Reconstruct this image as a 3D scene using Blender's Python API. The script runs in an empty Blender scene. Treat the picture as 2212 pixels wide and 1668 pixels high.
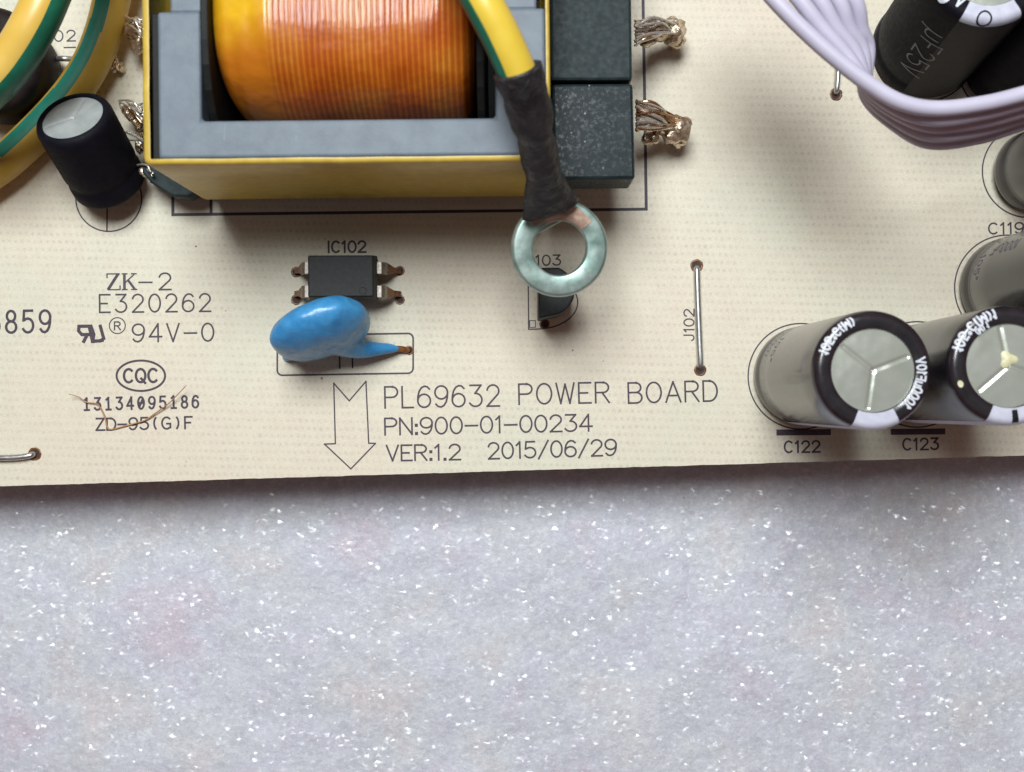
import bpy, bmesh, math, random
from mathutils import Vector, Matrix, noise
from math import sin, cos, pi, radians, atan2, hypot
random.seed(7)
S = bpy.context.scene
COL = S.collection
# ------------------------------------------------------------------ camera, world, light (1 unit = 1 mm)
H, F, CU, CV = 105.0, 2360.0, 1106.0, 834.0
cam = bpy.data.cameras.new('camera'); camo = bpy.data.objects.new('camera', cam); COL.objects.link(camo)
camo.location = (0, 0, H); cam.sensor_width = 36; cam.lens = 36 * F / 2212
cam.clip_start = 1; cam.clip_end = 5000
cam.dof.use_dof = True; cam.dof.focus_distance = 103.5; cam.dof.aperture_fstop = 0.047
S.camera = camo
S.view_settings.view_transform = 'Standard'; S.view_settings.look = 'None'
S.view_settings.exposure = 0; S.view_settings.gamma = 1
w = bpy.data.worlds.new('World'); S.world = w; w.use_nodes = True
nt = w.node_tree; bg = nt.nodes['Background']
tc = nt.nodes.new('ShaderNodeTexCoord'); sx = nt.nodes.new('ShaderNodeSeparateXYZ')
rp = nt.nodes.new('ShaderNodeValToRGB')
nt.links.new(tc.outputs['Generated'], sx.inputs[0]); nt.links.new(sx.outputs['Z'], rp.inputs[0])
rp.color_ramp.elements[0].position = 0.0; rp.color_ramp.elements[0].color = (.80, .17, .12, 1)
rp.color_ramp.elements[1].position = 1.0; rp.color_ramp.elements[1].color = (.30, .25, .24, 1)
for p_, c_ in ((.55, (.75, .22, .17)), (.70, (.66, .44, .38)), (.88, (1, 1, .95))):
    e = rp.color_ramp.elements.new(p_); e.color = c_ + (1,)
nt.links.new(rp.outputs[0], bg.inputs[0]); bg.inputs[1].default_value = 0.155
# the window: one large soft source high up behind the top left of the board
ld = bpy.data.lights.new('window_light', 'AREA'); lo = bpy.data.objects.new('window_light', ld); COL.objects.link(lo)
ldir = Vector((-0.15, 0.46, 1)).normalized()
lo.location = ldir * 300 + Vector((14, -6, 0)); lo.rotation_euler = (-ldir).to_track_quat('-Z', 'Y').to_euler()
ld.shape = 'RECTANGLE'; ld.size = 125; ld.size_y = 125; ld.energy = 1.12e6; ld.color = (.94, .985, 1.0)

# ------------------------------------------------------------------ helpers
def W(u, v, z=0.0):
    k = (H - z) / F
    return Vector(((u - CU) * k, -(v - CV) * k, z))

def mesh(name, verts, faces, mats, parent=None, mi=None, smooth=False, bevel=0, seg=2, subsurf=0):
    me = bpy.data.meshes.new(name); me.from_pydata([tuple(v) for v in verts], [], faces)
    if not isinstance(mats, (list, tuple)): mats = [mats]
    for m in mats: me.materials.append(m)
    if mi:
        for p, i in zip(me.polygons, mi): p.material_index = i
    bm = bmesh.new(); bm.from_mesh(me); bmesh.ops.recalc_face_normals(bm, faces=bm.faces)
    if smooth:
        for f in bm.faces: f.smooth = True
    bm.to_mesh(me); bm.free()
    o = bpy.data.objects.new(name, me); COL.objects.link(o)
    if parent is not None:
        o.parent = parent
        o.matrix_parent_inverse = Matrix.Translation(-Vector(parent['base']))
    if bevel:
        b = o.modifiers.new('bevel', 'BEVEL'); b.width = bevel; b.segments = seg; b.limit_method = 'ANGLE'; b.angle_limit = radians(35)
    if subsurf:
        s = o.modifiers.new('sub', 'SUBSURF'); s.levels = s.render_levels = subsurf
    return o

def thing(name, label, cat, base, group=None):
    o = bpy.data.objects.new(name, None); COL.objects.link(o); o.empty_display_size = 1
    o.location = base; o['base'] = tuple(base); o['label'] = label; o['category'] = cat
    if group: o['group'] = group
    return o

def box(a, b):
    (x0, y0, z0), (x1, y1, z1) = a, b
    v = [(x0,y0,z0),(x1,y0,z0),(x1,y1,z0),(x0,y1,z0),(x0,y0,z1),(x1,y0,z1),(x1,y1,z1),(x0,y1,z1)]
    f = [(0,3,2,1),(4,5,6,7),(0,1,5,4),(1,2,6,5),(2,3,7,6),(3,0,4,7)]
    return v, f

def join(*vf):
    V, Fs = [], []
    for v, f in vf:
        n = len(V); V += list(v); Fs += [tuple(i + n for i in q) for q in f]
    return V, Fs

def prism(pts, z0, z1):
    n = len(pts)
    v = [(p[0], p[1], z0) for p in pts] + [(p[0], p[1], z1) for p in pts]
    f = [tuple(range(n))[::-1], tuple(range(n, 2*n))] + [(i, (i+1) % n, n+(i+1) % n, n+i) for i in range(n)]
    return v, f

def catmull(P, n=8):
    P = [Vector(p) for p in P]
    Q = [P[0]*2 - P[1]] + P + [P[-1]*2 - P[-2]]
    out = []
    for i in range(1, len(Q)-2):
        a, b, c, d = Q[i-1], Q[i], Q[i+1], Q[i+2]
        for k in range(n):
            t = k/n
            out.append(0.5*((2*b) + (c-a)*t + (2*a-5*b+4*c-d)*t*t + (3*b-a-3*c+d)*t*t*t))
    out.append(P[-1].copy())
    return out

def tube(path, r, seg=12, caps=True, matf=None, rf=None, sx_=1.0):
    """tube along path; angle 0 is up, +90 deg is right of the heading. matf(t, deg) -> material index"""
    n = len(path); V = []; Fs = []; MI = []
    for i, p in enumerate(path):
        t = (path[min(i+1, n-1)] - path[max(i-1, 0)]).normalized()
        up = Vector((0, 0, 1))
        if abs(t.z) > .97: up = Vector((0, 1, 0))
        b = t.cross(up).normalized(); u = b.cross(t).normalized()
        rr = rf(i/(n-1)) if rf else r
        for k in range(seg):
            a = 2*pi*k/seg
            V.append(p + u*cos(a)*rr + b*sin(a)*rr*sx_)
    for i in range(n-1):
        for k in range(seg):
            k2 = (k+1) % seg
            Fs.append((i*seg+k, i*seg+k2, (i+1)*seg+k2, (i+1)*seg+k))
            MI.append(matf(i/(n-1), (360*(k+.5)/seg + 180) % 360 - 180) if matf else 0)
    if caps:
        Fs.append(tuple(range(seg))); MI.append(0)
        Fs.append(tuple((n-1)*seg+k for k in range(seg))); MI.append(0)
    return V, Fs, MI

def lathe(prof, org, axis, xref=None, seg=64, cap0=False, cap1=False):
    axis = Vector(axis).normalized()
    X = Vector(xref if xref else (1, 0, 0)); X = (X - axis*X.dot(axis)).normalized(); Y = axis.cross(X)
    V = []; Fs = []
    for r, h in prof:
        for k in range(seg):
            a = 2*pi*k/seg; V.append(Vector(org) + axis*h + X*cos(a)*r + Y*sin(a)*r)
    for i in range(len(prof)-1):
        for k in range(seg):
            k2 = (k+1) % seg; Fs.append((i*seg+k, i*seg+k2, (i+1)*seg+k2, (i+1)*seg+k))
    if cap0: Fs.append(tuple(range(seg)))
    if cap1: Fs.append(tuple((len(prof)-1)*seg+k for k in range(seg)))
    return V, Fs

# ------------------------------------------------------------------ materials
class N:
    def __init__(s, name):
        s.m = bpy.data.materials.new(name); s.m.use_nodes = True; s.t = s.m.node_tree
        s.p = s.t.nodes['Principled BSDF']; s.tc = s.t.nodes.new('ShaderNodeTexCoord')
    def n(s, typ, **kw):
        q = s.t.nodes.new(typ)
        for k, v in kw.items():
            if k.startswith('_'): setattr(q, k[1:], v)
            else: q.inputs[k.replace('__', ' ')].default_value = v
        return q
    def l(s, a, b): s.t.links.new(a, b)
    def noise(s, scale, detail=3, vec=None, stretch=None, rough=.55):
        q = s.n('ShaderNodeTexNoise', Scale=scale, Detail=detail, Roughness=rough)
        src = vec if vec else s.tc.outputs['Object']
        if stretch:
            mp = s.n('ShaderNodeMapping'); mp.inputs['Scale'].default_value = stretch; s.l(src, mp.inputs[0]); src = mp.outputs[0]
        s.l(src, q.inputs['Vector']); return q.outputs['Fac']
    def math(s, op, a, b=None, clamp=False):
        q = s.t.nodes.new('ShaderNodeMath'); q.operation = op; q.use_clamp = clamp
        for i, x in enumerate((a, b)):
            if x is None: continue
            if isinstance(x, (int, float)): q.inputs[i].default_value = x
            else: s.l(x, q.inputs[i])
        return q.outputs[0]
    def ramp(s, fac, *stops):
        q = s.t.nodes.new('ShaderNodeValToRGB'); cr = q.color_ramp
        while len(cr.elements) < len(stops): cr.elements.new(.5)
        for e_, (p, c) in zip(cr.elements, stops):
            e_.position = p; e_.color = (c, c, c, 1) if isinstance(c, (int, float)) else tuple(c) + (1,)
        s.l(fac, q.inputs[0]); return q.outputs[0]
    def mix(s, fac, a, b, blend='MIX'):
        q = s.t.nodes.new('ShaderNodeMix'); q.data_type = 'RGBA'; q.blend_type = blend
        if isinstance(fac, (int, float)): q.inputs[0].default_value = fac
        else: s.l(fac, q.inputs[0])
        for i, x in ((6, a), (7, b)):
            if isinstance(x, (tuple, list)): q.inputs[i].default_value = tuple(x) + (1,)
            else: s.l(x, q.inputs[i])
        return q.outputs[2]
    def bump(s, h, strength=.3, dist=.1, normal=None):
        q = s.n('ShaderNodeBump', Strength=strength, Distance=dist); s.l(h, q.inputs['Height'])
        if normal: s.l(normal, q.inputs['Normal'])
        return q.outputs[0]
    def set(s, **kw):
        for k, v in kw.items():
            i = s.p.inputs[k.replace('__', ' ')]
            if hasattr(v, 'is_linked') or hasattr(v, 'links'): s.l(v, i)
            else: i.default_value = tuple(v) + (1,) if isinstance(v, tuple) and len(v) == 3 and i.type == 'RGBA' else v
        return s.m

def simple(name, c1, c2, scale=1.5, rough=.5, metal=0, bump=0, bscale=6, spec=.5, r2=None, stretch=None, coat=0, bdist=.1):
    q = N(name); f = q.noise(scale, 4, stretch=stretch)
    col = q.ramp(f, (.3, c1), (.7, c2))
    rr = q.ramp(q.noise(scale*2.3, 3), (.35, rough), (.65, r2 if r2 is not None else rough))
    q.set(Base__Color=col, Metallic=float(metal), Roughness=rr, Specular__IOR__Level=spec, Coat__Weight=float(coat), Coat__Roughness=.12)
    if bump: q.set(Normal=q.bump(q.noise(bscale, 4), bump, bdist))
    return q.m

def m_board():
    q = N('board_laminate'); ob = q.tc.outputs['Object']
    mp = q.n('ShaderNodeMapping'); mp.inputs['Rotation'].default_value = (0, 0, radians(1.1)); q.l(ob, mp.inputs[0])
    wob = q.n('ShaderNodeTexNoise', Scale=.7, Detail=2.0); q.l(mp.outputs[0], wob.inputs['Vector'])
    sp = q.n('ShaderNodeSeparateXYZ'); q.l(mp.outputs[0], sp.inputs[0])
    wb = q.math('MULTIPLY', wob.outputs['Fac'], .25)
    yy = q.math('ADD', sp.outputs['Y'], wb)
    xx = q.math('ADD', sp.outputs['X'], wb)
    sy = q.math('MULTIPLY_ADD', q.math('SINE', q.math('MULTIPLY', yy, 2*pi/.76)), .5); q.t.nodes[-1].inputs[2].default_value = .5
    row = q.math('FLOOR', q.math('MULTIPLY', yy, 1/.76))
    xs = q.math('ADD', q.math('MULTIPLY', xx, 2*pi/.61), q.math('MULTIPLY', row, 2.1))
    sxx = q.math('MULTIPLY_ADD', q.math('SINE', xs), .5); q.t.nodes[-1].inputs[2].default_value = .5
    weave = q.math('MULTIPLY', q.math('POWER', sy, 1.6), q.math('ADD', q.math('MULTIPLY', q.math('POWER', sxx, 1.5), .85), .15))
    weave = q.math('MULTIPLY', weave, q.ramp(q.noise(1.1, 2), (.3, .35), (.7, 1.3)))
    fade = q.ramp(q.noise(.12, 2), (.3, .35), (.7, 1.0))
    weave = q.math('MULTIPLY', weave, fade)
    base = q.ramp(q.noise(.045, 3), (.3, (.71, .63, .515)), (.5, (.705, .655, .53)), (.7, (.655, .655, .53)))
    blot = q.ramp(q.noise(.9, 4), (.3, (.97, .955, .94)), (.7, (1.02, 1.03, 1.02)))
    base = q.mix(1.0, base, blot, 'MULTIPLY')
    col = q.mix(q.math('MULTIPLY', weave, .50), base, (.42, .38, .35))
    grain = q.ramp(q.noise(7, 2), (.35, (.93, .92, .92)), (.65, (1.05, 1.05, 1.05)))
    col = q.mix(1.0, col, grain, 'MULTIPLY')
    # dirt specks
    vo = q.n('ShaderNodeTexVoronoi', Scale=.33); q.l(ob, vo.inputs['Vector'])
    rnd = q.n('ShaderNodeSeparateColor'); q.l(vo.outputs['Color'], rnd.inputs[0])
    dist = q.math('ADD', vo.outputs['Distance'], q.math('MULTIPLY', q.noise(9, 2), .03))
    thr = q.math('MULTIPLY', rnd.outputs[0], .055)
    sp_ = q.math('LESS_THAN', dist, thr)
    col = q.mix(q.math('MULTIPLY', sp_, .75), col, (.09, .06, .045))
    vd = q.n('ShaderNodeTexVoronoi', Scale=1.1); q.l(ob, vd.inputs['Vector'])
    rd = q.n('ShaderNodeSeparateColor'); q.l(vd.outputs['Color'], rd.inputs[0])
    du = q.math('LESS_THAN', q.math('ADD', vd.outputs['Distance'], q.math('MULTIPLY', q.noise(12, 2), .03)), q.math('MULTIPLY', q.math('GREATER_THAN', rd.outputs[1], .80), .065))
    col = q.mix(q.math('MULTIPLY', du, .5), col, (.25, .20, .16))
    st = q.ramp(q.noise(.28, 5, rough=.7), (.62, 0.0), (.78, 1.0))
    col = q.mix(q.math('MULTIPLY', st, .35), col, (.62, .50, .36))
    q.set(Base__Color=col, Roughness=.48, Specular__IOR__Level=.32,
          Normal=q.bump(q.math('ADD', q.math('MULTIPLY', weave, -1), q.math('MULTIPLY', q.noise(5, 3), .6)), .18, .04))
    return q.m

def m_ink():
    q = N('silkscreen_ink'); f = q.noise(9, 3)
    q.set(Base__Color=q.ramp(f, (.32, (.035, .022, .045)), (.60, (.06, .045, .06)), (.75, (.20, .17, .16))), Roughness=.6)
    return q.m

def m_foam():
    q = N('pearl_foam'); ob = q.tc.outputs['Object']
    patch = q.ramp(q.noise(.10, 4, rough=.6), (.30, (.67, .625, .69)), (.43, (.65, .67, .735)), (.57, (.665, .69, .725)), (.72, (.70, .67, .68)))
    cell = q.n('ShaderNodeTexVoronoi', Scale=.8, Randomness=1.0); q.l(ob, cell.inputs['Vector'])
    cl = q.ramp(q.noise(1.1, 6, rough=.8), (.3, (.80, .79, .82)), (.7, (1.06, 1.06, 1.06)))
    col = q.mix(1.0, patch, cl, 'MULTIPLY')
    fl = q.ramp(q.noise(1.9, 6, rough=.8), (.53, 0.0), (.66, 1.0))
    col = q.mix(q.math('MULTIPLY', fl, .55), col, (.93, .93, .96))  # whitish flecks paint wispy highlights into the foam colour
    spk = q.n('ShaderNodeTexVoronoi', Scale=.20); q.l(ob, spk.inputs['Vector'])
    sr = q.n('ShaderNodeSeparateColor'); q.l(spk.outputs['Color'], sr.inputs[0])
    dirt = q.math('LESS_THAN', q.math('ADD', spk.outputs['Distance'], q.math('MULTIPLY', q.noise(3, 2), .05)), q.math('MULTIPLY', sr.outputs[1], .06))
    col = q.mix(q.math('MULTIPLY', dirt, .6), col, (.16, .13, .13))
    # glittering facets of cell skin: every facet has its own tilt
    di = q.n('ShaderNodeTexNoise', Scale=1.6, Detail=3.0); q.l(ob, di.inputs['Vector'])
    mv = q.n('ShaderNodeMix', _data_type='VECTOR'); mv.inputs[0].default_value = .45
    q.l(ob, mv.inputs[4]); q.l(di.outputs['Color'], mv.inputs[5])
    v2 = q.n('ShaderNodeTexVoronoi', Scale=4.4); 
    mp = q.n('ShaderNodeMapping'); mp.inputs['Scale'].default_value = (.75, 1.35, 1); mp.inputs['Rotation'].default_value = (0, 0, .5)
    q.l(mv.outputs[1], mp.inputs[0]); q.l(mp.outputs[0], v2.inputs['Vector'])
    sub = q.n('ShaderNodeVectorMath', _operation='SUBTRACT'); sub.inputs[1].default_value = (.5, .5, .5); q.l(v2.outputs['Color'], sub.inputs[0])
    sc = q.n('ShaderNodeVectorMath', _operation='MULTIPLY'); sc.inputs[1].default_value = (1.3, 1.3, 0); q.l(sub.outputs[0], sc.inputs[0])
    geo = q.n('ShaderNodeNewGeometry')
    ad = q.n('ShaderNodeVectorMath', _operation='ADD'); q.l(sc.outputs[0], ad.inputs[0]); q.l(geo.outputs['Normal'], ad.inputs[1])
    nm = q.n('ShaderNodeVectorMath', _operation='NORMALIZE'); q.l(ad.outputs[0], nm.inputs[0])
    bn = q.bump(q.noise(1.2, 5, rough=.65), .5, .6)
    gl = q.n('ShaderNodeBsdfGlossy', Roughness=.34); gl.inputs['Color'].default_value = (1, 1, 1, 1)
    q.l(nm.outputs[0], gl.inputs['Normal'])
    q.set(Base__Color=col, Roughness=.55, Normal=bn, Specular__IOR__Level=.4)
    q.p.inputs['Subsurface Weight'].default_value = .6; q.p.inputs['Subsurface Radius'].default_value = (4.5, 3.8, 4.4)
    q.p.inputs['Subsurface Scale'].default_value = 1.0
    ms = q.n('ShaderNodeMixShader'); mask = q.math('MULTIPLY', q.ramp(q.noise(.35, 3), (.38, .10), (.60, .32)), q.math('MULTIPLY', q.ramp(q.noise(2.2, 3), (.35, .25), (.65, 1.0)), q.math('POWER', q.math('SUBTRACT', 1.0, q.math('MULTIPLY', v2.outputs['Distance'], 1.25), True), 1.5)))
    q.l(mask, ms.inputs[0]); q.l(q.p.outputs[0], ms.inputs[1]); q.l(gl.outputs[0], ms.inputs[2])
    q.l(ms.outputs[0], q.t.nodes['Material Output'].inputs[0])
    return q.m

M = {}
M['board'] = m_board(); M['ink'] = m_ink(); M['foam'] = m_foam()
M['edge'] = simple('board_edge', (.42, .32, .2), (.55, .45, .3), 4, .7, bump=.3)
M['ferrite'] = simple('ferrite', (.140, .168, .205), (.180, .215, .250), .45, .55, bump=.12, bscale=5, r2=.42, spec=.35)
def m_ferrite():
    q = N('ferrite'); f = q.noise(.5, 5, rough=.65)
    col = q.ramp(f, (.3, (.125, .155, .19)), (.7, (.175, .215, .25)))
    fl = q.ramp(q.noise(1.3, 6, rough=.8), (.64, 0.0), (.72, .5))
    col = q.mix(fl, col, (.36, .40, .42))
    sc = q.ramp(q.noise(.8, 2, stretch=(6, .35, 1)), (.70, 0.0), (.74, .5))
    col = q.mix(sc, col, (.34, .38, .40))
    q.set(Base__Color=col, Roughness=.5, Specular__IOR__Level=.35, Normal=q.bump(q.noise(5, 4), .15, .08)); return q.m
M['ferrite'] = m_ferrite()
M['ytape'] = simple('yellow_tape', (.47, .32, .045), (.60, .43, .06), .8, .42, r2=.36)
M['bobbin'] = simple('bobbin_plastic', (.009, .017, .019), (.020, .034, .036), .9, .5, bump=.12, bscale=9, r2=.62, spec=.22)
M['black'] = simple('black_plastic', (.006, .007, .007), (.012, .013, .012), 2, .55, bump=.1, bscale=12, spec=.2)
M['icb'] = simple('ic_epoxy', (.009, .010, .010), (.018, .019, .020), 3, .55, bump=.25, bscale=14, bdist=.03, spec=.28)
M['sleeve'] = simple('capacitor_sleeve', (.013, .011, .015), (.024, .020, .024), .8, .20, spec=.7, r2=.24, bump=.07, bscale=.9, coat=.30, bdist=.15)
M['sleeve_matt'] = simple('dull_sleeve', (.005, .005, .009), (.009, .008, .013), 1.2, .55, r2=.66, spec=.10, bump=.06, bscale=3)
M['alu'] = simple('capacitor_aluminium', (.50, .53, .46), (.58, .60, .54), .35, .22, metal=.55, r2=.28, bump=.02, bscale=2.5)
M['alu_dull'] = simple('dull_aluminium', (.25, .29, .28), (.38, .41, .41), .6, .38, metal=0, r2=.45, spec=.9)
M['grey_band'] = simple('dark_grey_band', (.022, .020, .022), (.032, .028, .030), 1, .55, spec=.15)
M['whiteprint'] = simple('white_print', (.55, .58, .66), (.74, .76, .82), 3, .4)
M['whitestripe'] = simple('white_stripe', (.50, .51, .62), (.60, .61, .70), 1.5, .35)
M['greyprint'] = simple('faint_print', (.10, .11, .14), (.22, .22, .28), 4, .5)
M['yellow'] = simple('wire_yellow', (.70, .49, .045), (.78, .57, .07), .35, .32, r2=.42, spec=.45)
M['tan'] = simple('wire_yellow_old', (.70, .44, .07), (.76, .52, .12), .3, .3, r2=.4, spec=.5)
M['tan_dull'] = simple('wire_yellow_dull', (.46, .29, .035), (.58, .37, .07), .3, .42, r2=.5)
M['green'] = simple('wire_green', (.006, .105, .060), (.012, .17, .11), .4, .32, r2=.42, spec=.5)
M['green_light'] = simple('wire_green_stripe', (.010, .16, .10), (.03, .27, .21), .25, .38, r2=.45)
M['shrink'] = simple('heat_shrink', (.006, .006, .007), (.030, .027, .031), .4, .38, bump=.7, bscale=1.3, r2=.62, bdist=.35)
M['lilac'] = simple('cable_pvc', (.50, .48, .60), (.58, .56, .68), .2, .4, r2=.48)
M['blue'] = simple('capacitor_blue', (.034, .225, .50), (.065, .31, .61), .8, .26, r2=.45, bump=.35, bscale=.8, bdist=.3, coat=.08)
M['tin'] = simple('tinned_wire', (.66, .62, .54), (.90, .88, .82), 2, .22, metal=.75, r2=.32, bump=.15, bscale=5)
M['tinwire'] = simple('jumper_tin', (.50, .51, .50), (.62, .62, .61), 1, .30, metal=.9, r2=.4)
M['solder'] = simple('flux_solder', (.50, .34, .20), (.95, .86, .70), 1.3, .20, metal=.85, r2=.36, bump=.6, bscale=2.2, bdist=.25)
M['copper'] = simple('copper_strand', (.60, .30, .10), (.80, .66, .50), 1.0, .2, metal=1, r2=.3)
M['flux'] = simple('burnt_flux_and_shade', (.07, .022, .012), (.26, .105, .028), 1.6, .3, bump=.3, spec=.5)  # also paints the shade on the chip's splayed leads
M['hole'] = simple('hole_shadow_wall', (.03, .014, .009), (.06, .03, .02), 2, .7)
M['brown'] = simple('brown_component', (.009, .006, .006), (.020, .013, .012), .8, .6, spec=.2, bump=.2, bscale=4, r2=.6)
M['fibre'] = simple('fibre', (.36, .18, .08), (.52, .30, .16), 1, .5)
M['pinmetal'] = simple('lead_metal', (.26, .23, .20), (.40, .37, .33), 2, .45, metal=.9, r2=.55)
M['glue'] = simple('dried_glue_and_glare', (.62, .60, .36), (.74, .72, .48), 3, .35, bump=.3)  # also colours the painted glare spot on the rim

def m_ring():
    q = N('plated_ring'); f = q.noise(.55, 4)
    sp = q.n('ShaderNodeSeparateXYZ'); q.l(q.tc.outputs['Object'], sp.inputs[0])
    col = q.ramp(f, (.3, (.26, .42, .37)), (.7, (.52, .62, .58)))
    q.set(Base__Color=col, Metallic=.75, Roughness=q.ramp(q.noise(.9, 4), (.35, .30), (.65, .48)), Normal=q.bump(q.noise(.8, 3), .08, .15))
    return q.m
M['ring'] = m_ring()

def m_wind():
    q = N('winding_tape'); sp = q.n('ShaderNodeSeparateXYZ'); q.l(q.tc.outputs['Object'], sp.inputs[0])
    # left end: bare yellow film, the rest copper seen through film
    fx = q.math('ADD', sp.outputs['X'], q.math('MULTIPLY', q.noise(.30, 3), .8))
    x0 = -18.1
    fac = q.n('ShaderNodeMapRange'); fac.inputs['From Min'].default_value = x0 - .2; fac.inputs['From Max'].default_value = x0 + .6
    q.l(fx, fac.inputs[0])
    cu = q.ramp(q.noise(.22, 4), (.3, (.40, .075, .006)), (.5, (.52, .14, .012)), (.7, (.58, .23, .028)))
    wv = q.math('SINE', q.math('MULTIPLY', q.math('ADD', sp.outputs['X'], q.math('MULTIPLY', sp.outputs['Y'], .012)), 2*pi/.46))
    st = q.ramp(wv, (.0, (.74, .60, .52)), (.7, (1.04, 1.04, 1.0)))
    cu = q.mix(1.0, cu, st, 'MULTIPLY')
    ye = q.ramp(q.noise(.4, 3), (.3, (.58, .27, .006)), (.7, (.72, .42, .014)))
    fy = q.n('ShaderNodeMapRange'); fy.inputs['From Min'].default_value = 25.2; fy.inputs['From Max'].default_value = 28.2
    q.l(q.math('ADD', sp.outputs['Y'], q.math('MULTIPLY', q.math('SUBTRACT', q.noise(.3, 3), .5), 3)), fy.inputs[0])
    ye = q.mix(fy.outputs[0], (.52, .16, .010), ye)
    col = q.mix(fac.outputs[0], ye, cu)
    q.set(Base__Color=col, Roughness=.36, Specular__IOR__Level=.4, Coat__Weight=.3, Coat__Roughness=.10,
          Normal=q.bump(q.noise(.30, 3, rough=.5, stretch=(1, 1.2, 1.2)), .25, .8))
    return q.m
M['wind'] = m_wind()

def m_drip():
    q = N('bobbin_flux_glints'); ob = q.tc.outputs['Object']
    b = q.ramp(q.noise(1.0, 4), (.3, (.007, .014, .017)), (.7, (.016, .026, .030)))
    n1 = q.noise(3.2, 5, rough=.7)
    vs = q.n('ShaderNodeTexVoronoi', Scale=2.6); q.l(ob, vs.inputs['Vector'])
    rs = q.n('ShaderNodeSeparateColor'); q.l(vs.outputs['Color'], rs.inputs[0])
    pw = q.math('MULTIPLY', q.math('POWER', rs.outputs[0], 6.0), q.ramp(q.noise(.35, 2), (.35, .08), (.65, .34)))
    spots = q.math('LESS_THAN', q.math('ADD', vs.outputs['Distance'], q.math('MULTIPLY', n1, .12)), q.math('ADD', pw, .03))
    b = q.mix(q.math('MULTIPLY', spots, .55), b, (.45, .45, .44))  # pale dots: flux crumbs, with small glints painted into the colour
    q.set(Base__Color=b, Roughness=q.ramp(n1, (.5, .5), (.62, .25)), Normal=q.bump(spots, .6, .10), Specular__IOR__Level=.16)
    return q.m
M['drip'] = m_drip()

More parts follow.
